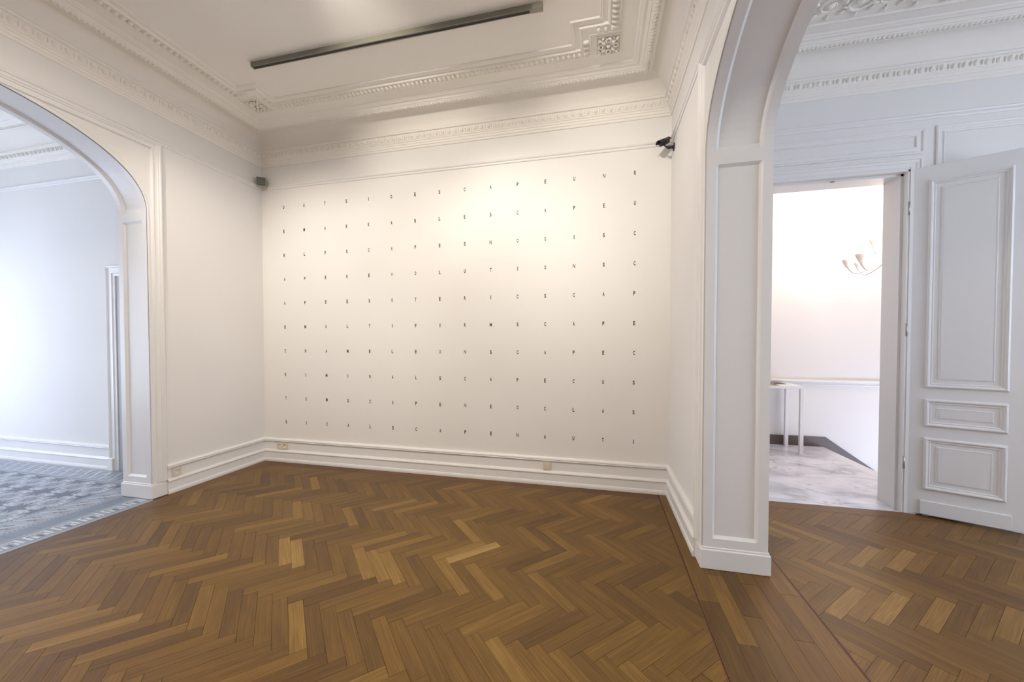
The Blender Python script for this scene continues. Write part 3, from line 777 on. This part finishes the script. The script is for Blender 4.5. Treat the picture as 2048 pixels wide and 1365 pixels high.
# open door leaf -----------------------------------------------------------------
ang = math.radians(-24.86); LW, LT = .606, .034
leaf = struct(empty('door_2', (DX1 + .003, 3.568, 0), ang), 'tall white panelled door leaf standing open into the right room', 'door')
mb = MB(); mb.bbox((0, 0, .012), (LW, LT, 2.700), .003); mb.build('door_leaf', M_DOOR, leaf)
onF = lambda s_, z, h: (s_, -h, z)
BOL = [(0, -.002), (0, .006), (.004, .012), (.012, .016), (.020, .013), (.026, .006), (.034, .007), (.038, .002), (.038, -.002)]
for z0, z1 in ((1.000, 2.590), (.702, .915), (.212, .616)):
    a, b_ = .099, .506
    mb = MB(); mb.sweep([(a, z0), (b_, z0), (b_, z1), (a, z1)], BOL, onF, True); mb.build('panel_moulding', M_DOOR, leaf)
    i = .068
    mb = MB(); mb.sweep([(a + i, z0 + i), (b_ - i, z0 + i), (b_ - i, z1 - i), (a + i, z1 - i)], [(-.004, -.001), (0, .004), (.004, .0045), (.008, .0045)], onF, True)
    mb.prism([(a + i + .006, z0 + i + .006), (b_ - i - .006, z0 + i + .006), (b_ - i - .006, z1 - i - .006), (a + i + .006, z1 - i - .006)], onF, -.001, .0045)
    mb.build('door_panel', M_DOOR, leaf)
mb = MB(); mb.bbox((.085, -.013, .018), (.533, .001, .126), .004); mb.build('kick_board', M_DOOR, leaf)
for hz in (.35, 1.40, 2.35):
    mb = MB(); mb.tube([(-.004, -.004, hz), (-.004, -.004, hz + .10)], .006, 8); mb.build('hinge', M_METAL, leaf)

# ------------------------------------------------------------------ stair hall beyond the doorway
YS = 5.60
wall_with_holes('wall_stair', .9, 5.2, 4.2, [], lambda x, z, h: (x, h, z), YS, YS + .2, M_WALL, 'bright white wall of the stair hall beyond the doorway').location.z = 0
mb = MB(); mb.box((.9, YS, -2.2), (5.2, YS + .2, 0)); mb.build('lower_wall', M_WALL, bpy.data.objects['wall_stair'])
box_struct('wall_stair_left', (.7, 3.82, -.1), (.9, YS + .2, 4.2), M_WALL, 'left wall of the stair hall, hidden by the arch pillar')
box_struct('wall_stair_right', (5.2, 3.6, -2.2), (5.4, YS + .2, 4.2), M_WALL, 'right wall of the stair hall, outside the view')
box_struct('ceiling_stair', (.7, 3.6, 4.2), (5.4, YS + .2, 4.3), M_CEIL, 'white ceiling of the stair hall, outside the view', 'ceiling')
box_struct('wall_stair_front', (.9, 3.815, 3.7), (5.2, 3.83, 4.2), M_WALL, 'strip of white wall over the doorway on the stair side')
RAIL = [(0, .793), (.014, .795), (.018, .806), (.012, .814), (.012, .832), (.046, .838), (.052, .850), (.048, .864), (0, .868)]
plan_run('trim_10', [(.9, YS), (5.2, YS)], RAIL, M_TRIM, 'white chair rail along the stair hall wall', 'chair rail')
sk = MB(); sk.prism([(.9, 0), (2.82, 0), (4.2, -.987), (4.2, -.857), (2.856, .126), (.9, .130)], lambda x, z, h: (x, YS - h, z), -.001, .018)
struct(sk.build('baseboard_stair', M_SKIRT), 'dark stone skirting stepping down with the stairs', 'baseboard')
landing = struct(empty('floor_stair', (1.9, 4.6, 0)), 'grey veined marble landing beyond the doorway', 'floor')
def slab(x0, x1, y0, y1, mat, nm='marble_slab'):
    mb = MB(); mb.bbox((x0 + .001, y0 + .001, -.04), (x1 - .001, y1 - .001, 0), .0012); at(landing, mb.build(nm, mat))
slab(DX0 - .001, DX1 + .0, 3.568, 3.835, M_MARB)
slab(.9, 2.70, 3.835, 4.66, M_MARB); slab(.9, 2.70, 4.66, YS, M_MARB)
slab(2.70, 2.83, 3.835, YS, M_MARBW, 'nosing')
mb = MB(); mb.box((.9, 3.57, -.2), (2.78, YS, -.041)); at(landing, mb.build('landing_base', M_WALL))
stairs = tag(empty('staircase', (2.8, 4.7, -.17)), 'white marble stairs going down to the right of the landing', 'stairs'); 
for k in range(7):
    mb = MB(); mb.bbox((2.80 + k * .245, 3.84, -.17 * (k + 1) - .03 - .006 * k), (2.80 + (k + 1) * .245 + .02, YS - .02, -.17 * (k + 1)), .004); at(stairs, mb.build('tread', M_MARBW))
    mb = MB(); mb.box((2.80 + k * .245, 3.84, -.17 * (k + 1)), (2.815 + k * .245, YS - .02, -.17 * k - .03)); at(stairs, mb.build('riser', M_WALL))

# table with printed matter -------------------------------------------------------
tb = tag(empty('side_table', (1.78, 5.32, 0)), 'narrow white table with square legs on the marble landing', 'table')
tx0, tx1, ty0, ty1, tz = -.60, .615, -.19, .215, .826
mb = MB(); mb.bbox((tx0, ty0, tz - .036), (tx1, ty1, tz), .002); mb.build('tabletop', M_TABLE, tb)
for lx in (tx0, tx1 - .038):
    for ly in (ty0, ty1 - .038):
        mb = MB(); mb.bbox((lx, ly, 0), (lx + .038, ly + .038, tz - .034), .0015); mb.build('leg', M_TABLE, tb)
fo = tag(empty('folder', (2.13, 5.40, tz), .15), 'flat black folder on the white table', 'folder')
mb = MB(); mb.bbox((-.15, -.09, 0), (.15, .09, .006), .001); mb.build('cover', M_BLACK, fo)
mb = MB(); mb.box((-.146, -.086, .0062), (.10, .08, .0085)); mb.build('sheet', plain('grey_paper', (.22, .2, .2), .7), fo)
bk = tag(empty('brochure', (2.06, 5.20, tz), -.1), 'small brown printed booklet lying open on the white table', 'booklet')
mb = MB()
mb.prism([(-.08, 0), (-.04, .012), (0, .004), (0, 0)], lambda x, z, h: (x, h, z + .001), -.055, .055)
mb.prism([(0, 0), (0, .004), (.04, .014), (.08, 0)], lambda x, z, h: (x, h, z + .001), -.055, .055)
mb.build('page', plain('brown_print', (.42, .25, .16), .6), bk)
mb = MB(); mb.box((-.083, -.058, 0), (.083, .058, .0012)); mb.build('cover', plain('booklet_cover', (.25, .16, .1), .6), bk)

# chandelier ------------------------------------------------------------------------
ch = tag(empty('chandelier', (3.085, 4.90, 2.085)), 'white glass chandelier with curved arms and lit candle bulbs in the stair hall', 'chandelier')
mb = MB(); mb.lathe([(.0, 0), (.02, .004), (.035, .02), (.02, .04), (.05, .07), (.062, .11), (.03, .15), (.018, .2), (.03, .25), (.022, .3), (.045, .36), (.03, .42), (.012, .5), (.008, .56), (.004, .57)]); mb.build('stem', M_CHAND, ch)
mb = MB(); mb.tube([(0, 0, .56), (0, 0, 2.115)], .006, 6); mb.build('chain', M_METAL, ch)
mb = MB(); mb.lathe([(.0, 2.055), (.05, 2.06), (.06, 2.085), (.05, 2.113)]); mb.build('ceiling_rose', M_TRIM, ch)
def arm(a, R, z0, zl, zc):
    d = Vector((math.cos(a), math.sin(a), 0)); pts = []
    for i in range(15):
        t = i / 14; r = .03 + (R - .03) * (1 - (1 - t) ** 1.35)
        z = z0 + (zl - z0) * math.sin(min(1, t * 1.55) * PI / 2) if t < .64 else zl + (zc - zl) * ((t - .64) / .36) ** 1.7
        pts.append(d * r + Vector((0, 0, z)))
    rad = [.008 + .012 * (max(0, i / 14 - .7) / .3) ** 1.3 for i in range(15)]
    mb = MB(); mb.tube(pts, rad, 8); A = mb.build('arm', M_CHAND, ch)
    e = pts[-1]
    mb = MB(); mb.lathe([(.006, -.075), (.014, -.06), (.026, -.035), (.037, -.008), (.045, .018), (.039, .022), (.012, .006)], tuple(e + Vector((0, 0, .01))), 14); mb.build('cup', M_CHAND, A)
    mb = MB(); mb.lathe([(.010, .01), (.010, .075), (.0, .077)], tuple(e), 10); mb.build('candle', M_TRIM, A)
    mb = MB(); mb.lathe([(.004, .076), (.011, .09), (.013, .105), (.007, .128), (.0, .14)], tuple(e), 10); mb.build('bulb', M_BULB, A)
for k in range(8): arm(PI + .30 + k * PI / 4, .36, .17, .050, .19)
for k in range(3): arm(PI - .15 + k * 2 * PI / 3, .15, .38, .24, .38)
pl_ = bpy.data.lights.new('chandelier_light', 'POINT'); pl_.energy = 60; pl_.color = (1, .86, .81); pl_.shadow_soft_size = .25
po = bpy.data.objects.new('chandelier_light', pl_); COL.objects.link(po); po.location = (3.0, 4.75, 2.75)

# ------------------------------------------------------------------ lettering on the back wall
ROWS = ['OUTSIDESCAPEUNR', 'EMARKABLESCAPEU', 'ELFSCAPESNOOISC', 'APEREVOLUTIONSC', 'APEESOTERICSCAP',
        'EMULTIFORMSCAPE', 'CHAMELEONSCAPEC', 'RIMINALSCAPECUS', 'TOMSCAPENEOCLAS', 'SICALSCAPENAUTI']
wt = tag(empty('wall_lettering', (-1.57, Y0, 1.66)), 'grid of small black capital letters spaced out across the back wall', 'wall text')
LM = {}
def letter_mesh(chh):
    if chh in LM: return LM[chh]
    cu = bpy.data.curves.new('letter', 'FONT'); cu.body = chh; cu.size = 1; cu.extrude = .012; cu.offset = .012 if chh in 'MNW' else .034; cu.resolution_u = 3
    to = bpy.data.objects.new('letter_tmp', cu); COL.objects.link(to)
    bpy.context.view_layer.update()
    me = bpy.data.meshes.new_from_object(to); bpy.data.objects.remove(to)
    xs = [v.co.x for v in me.vertices]; ys = [v.co.y for v in me.vertices]
    cx2, h_ = (min(xs) + max(xs)) / 2, max(ys) - min(ys); w_ = max(xs) - min(xs)
    tw = .0215 if chh in 'MNW' else (.0065 if chh == 'I' else .0175)
    for v in me.vertices:
        v.co = Vector(((v.co.x - cx2) * tw / w_, -.0004 if v.co.z > 0 else .0006, (v.co.y - (min(ys) + max(ys)) / 2) * .0375 / h_))
    me.materials.clear(); me.materials.append(M_BLACK); LM[chh] = me; return me
for j, row in enumerate(ROWS):
    for i, chh in enumerate(row):
        o = bpy.data.objects.new('letter', letter_mesh(chh)); COL.objects.link(o); o.parent = wt
        o.location = (-3.444 + .2679 * i + 1.57, -.0003, 2.863 - .2679 * j - 1.66)

# ------------------------------------------------------------------ sockets and plates
def socket(name, n, loc, rotz, label):
    """n round wells side by side; front face towards local -y"""
    S = .0745; root = tag(empty(name, loc, rotz), label, 'socket')
    mb = MB(); seg = 16; D = .009; R_ = .0195
    for k in range(n):
        cx2 = (k - (n - 1) / 2) * .068; hw = .034
        xl = cx2 - (hw if k else hw + .004); xr = cx2 + (hw if k < n - 1 else hw + .004); hz_ = S / 2
        outer = []
        for q in range(seg):
            a = 2 * PI * q / seg; c_, s_ = math.cos(a), math.sin(a); m_ = max(abs(c_), abs(s_))
            ux, uz = c_ / m_, s_ / m_
            outer.append(((xr if ux > 0 else xl) * abs(ux) + cx2 * (1 - abs(ux)), uz * hz_))
        vs = [(p[0], -D, p[1]) for p in outer] + [(cx2 + R_ * math.cos(2 * PI * q / seg), -D, R_ * math.sin(2 * PI * q / seg)) for q in range(seg)]
        mb.add(vs, [(q, (q + 1) % seg, seg + (q + 1) % seg, seg + q) for q in range(seg)])
        w1 = MB(); vs = [(cx2 + R_ * math.cos(2 * PI * q / seg), y_, R_ * math.sin(2 * PI * q / seg)) for y_ in (-D, .004) for q in range(seg)]
        w1.add(vs, [(q, (q + 1) % seg, seg + (q + 1) % seg, seg + q) for q in range(seg)] + [[seg + q for q in range(seg)]])
        well = w1.build('socket_well', M_IVORY, root)
        ho = MB()
        for sx in (-1, 1): ho.tube([(cx2 + sx * .0095, .0038, 0), (cx2 + sx * .0095, .0034, 0)], .0026, 8)
        ho.build('pin_hole', M_IVD, well)
        pi_ = MB(); pi_.tube([(cx2, .004, .010), (cx2, -.006, .010)], .0022, 8); pi_.build('earth_pin', M_METAL, well)
    W_ = (n - 1) * .034 + .038
    for a, b_ in (((-W_, -D, -S / 2), (-W_, 0, S / 2)), ((W_, -D, -S / 2), (W_, 0, S / 2))):
        mb.add([(a[0], a[1], a[2]), (a[0], 0, a[2]), (a[0], 0, b_[2]), (a[0], a[1], b_[2])], [(0, 1, 2, 3)])
    for z_ in (-S / 2, S / 2): mb.add([(-W_, -D, z_), (W_, -D, z_), (W_, 0, z_), (-W_, 0, z_)], [(0, 1, 2, 3)])
    mb.build('cover_plate', M_IVORY, root)
socket('double_socket', 2, (-3.485, Y0 - .0105, .179), 0, 'ivory double wall socket low in the left corner of the back wall')
socket('single_socket', 1, (X0 + .0105, 2.583, .179), PI / 2, 'ivory single wall socket on the short left wall beside the arch pillar')
bl = tag(empty('blank_plate', (-.475, Y0 - .0105, .176)), 'square ivory blank plate on the baseboard right of centre', 'wall plate')
mb = MB(); mb.bbox((-.038, -.009, -.038), (.038, 0, .038), .002); mb.build('cover_plate', M_IVORY, bl)
mb = MB(); mb.bbox((-.022, -.0115, -.022), (.022, -.008, .022), .001); mb.build('rocker', M_IVORY, bl)

# ------------------------------------------------------------------ motion sensor in the left corner
ms = tag(empty('motion_sensor', (-3.672, 3.452, 3.135), math.radians(38)), 'small grey motion sensor box high in the left corner', 'sensor')
mb = MB(); mb.bbox((-.047, -.018, -.052), (.047, .022, .055), .007); mb.build('housing', M_SENSB, ms)
mb = MB(); mb.bbox((-.041, -.034, -.042), (.041, -.012, .047), .008); mb.build('sensor_window', M_SENSOR, ms)
mb = MB(); mb.bbox((-.016, .02, -.02), (.016, .055, .02), .003); mb.build('bracket', M_SENSB, ms)

# bullet camera in the right corner
cc = tag(empty('security_camera', (X1, 3.400, 2.997)), 'small black bullet security camera on the right wall corner under the cornice', 'security camera')
mb = MB(); mb.tube([(0, 0, 0), (-.006, 0, 0), (-.008, 0, 0)], [.033, .033, .026], 20); mb.build('mount_plate', M_DGREY, cc)
mb = MB(); mb.tube([(-.006, 0, .0), (-.016, 0, 0), (-.050, -.004, -.002), (-.058, -.005, .002)], [.016, .012, .012, .010], 14); mb.tube([(-.056, -.005, 0), (-.072, -.004, .012), (-.078, -.004, .026)], .006, 8); mb.build('arm', M_DGREY, cc)
A_, B_ = Vector((-.048, .026, .070)), Vector((-.116, -.034, .022))
dd = (B_ - A_).normalized()
mb = MB(); mb.tube([A_, A_ + dd * .004, B_ - dd * .004, B_], [.019, .024, .024, .021], 20); body = mb.build('camera_body', M_DGREY, cc)
mb = MB(); mb.tube([B_ + dd * .0005, B_ + dd * .002], .018, 20); mb.build('lens', M_GLASSK, body)
side = dd.cross(Vector((0, 0, 1))).normalized(); upv = side.cross(dd)
mb = MB(); vs = []; n_ = 11
for t in (A_ - dd * .012, B_ + dd * .020):
    for r_ in (.0275, .0295):
        for q in range(n_):
            a = PI * (.02 + .96 * q / (n_ - 1)); vs.append(t + side * math.cos(a) * r_ + upv * math.sin(a) * r_)
fs = []
for q in range(n_ - 1):
    fs += [(q, q + 1, 2 * n_ + q + 1, 2 * n_ + q), (n_ + q, 3 * n_ + q, 3 * n_ + q + 1, n_ + q + 1), (q, n_ + q, n_ + q + 1, q + 1), (2 * n_ + q, 2 * n_ + q + 1, 3 * n_ + q + 1, 3 * n_ + q)]
fs += [(0, 2 * n_, 3 * n_, n_), (n_ - 1, 2 * n_ - 1, 4 * n_ - 1, 3 * n_ - 1)]
mb.add(vs, fs, 0, True); mb.build('sun_shield', M_DGREY, cc)
mb = MB(); mb.tube([A_, A_ + Vector((.012, .014, -.004)), A_ + Vector((.030, .010, -.012)), (-.003, .03, .05), (-.003, .028, .025)], .0035, 7); mb.build('cable', M_SENSB, cc)

# ------------------------------------------------------------------ lighting track on the ceiling
tk = tag(empty('lighting_track', (-1.56, 2.512, ZC)), 'long grey lighting track with a black slot fixed to the ceiling', 'lighting track')
mb = MB()
xa_, xb_ = -2.740 + 1.56, -.375 + 1.56
prof = [(-.016, .002), (-.018, -.034), (-.0165, -.036), (-.011, -.036), (-.011, -.022), (.011, -.022), (.011, -.036), (.0165, -.036), (.018, -.034), (.016, .002)]
k = len(prof); vs = [(xx, a, z) for xx in (xa_, xb_ - .07) for a, z in prof]
mb.add(vs, [(q, q + 1, k + q + 1, k + q) for q in range(k - 1)]); mb.build('track_body', M_TRACK, tk)
mb = MB(); mb.box((xa_ + .004, -.0108, -.0325), (xb_ - .072, .0108, -.023)); mb.build('slot', M_BLACK, tk)
mb = MB(); mb.bbox((xa_ - .006, -.0185, -.037), (xa_ + .004, .0185, .002), .001); mb.build('end_cap', M_TRACKE, tk)
mb = MB(); mb.bbox((xb_ - .070, -.0195, -.038), (xb_, .0195, .002), .0015); fb = mb.build('feed_box', M_TRACKE, tk)
mb = MB(); mb.box((xb_ - .088, -.011, -.0362), (xb_ - .069, .011, -.03)); mb.build('connector', M_TRACKE, fb)
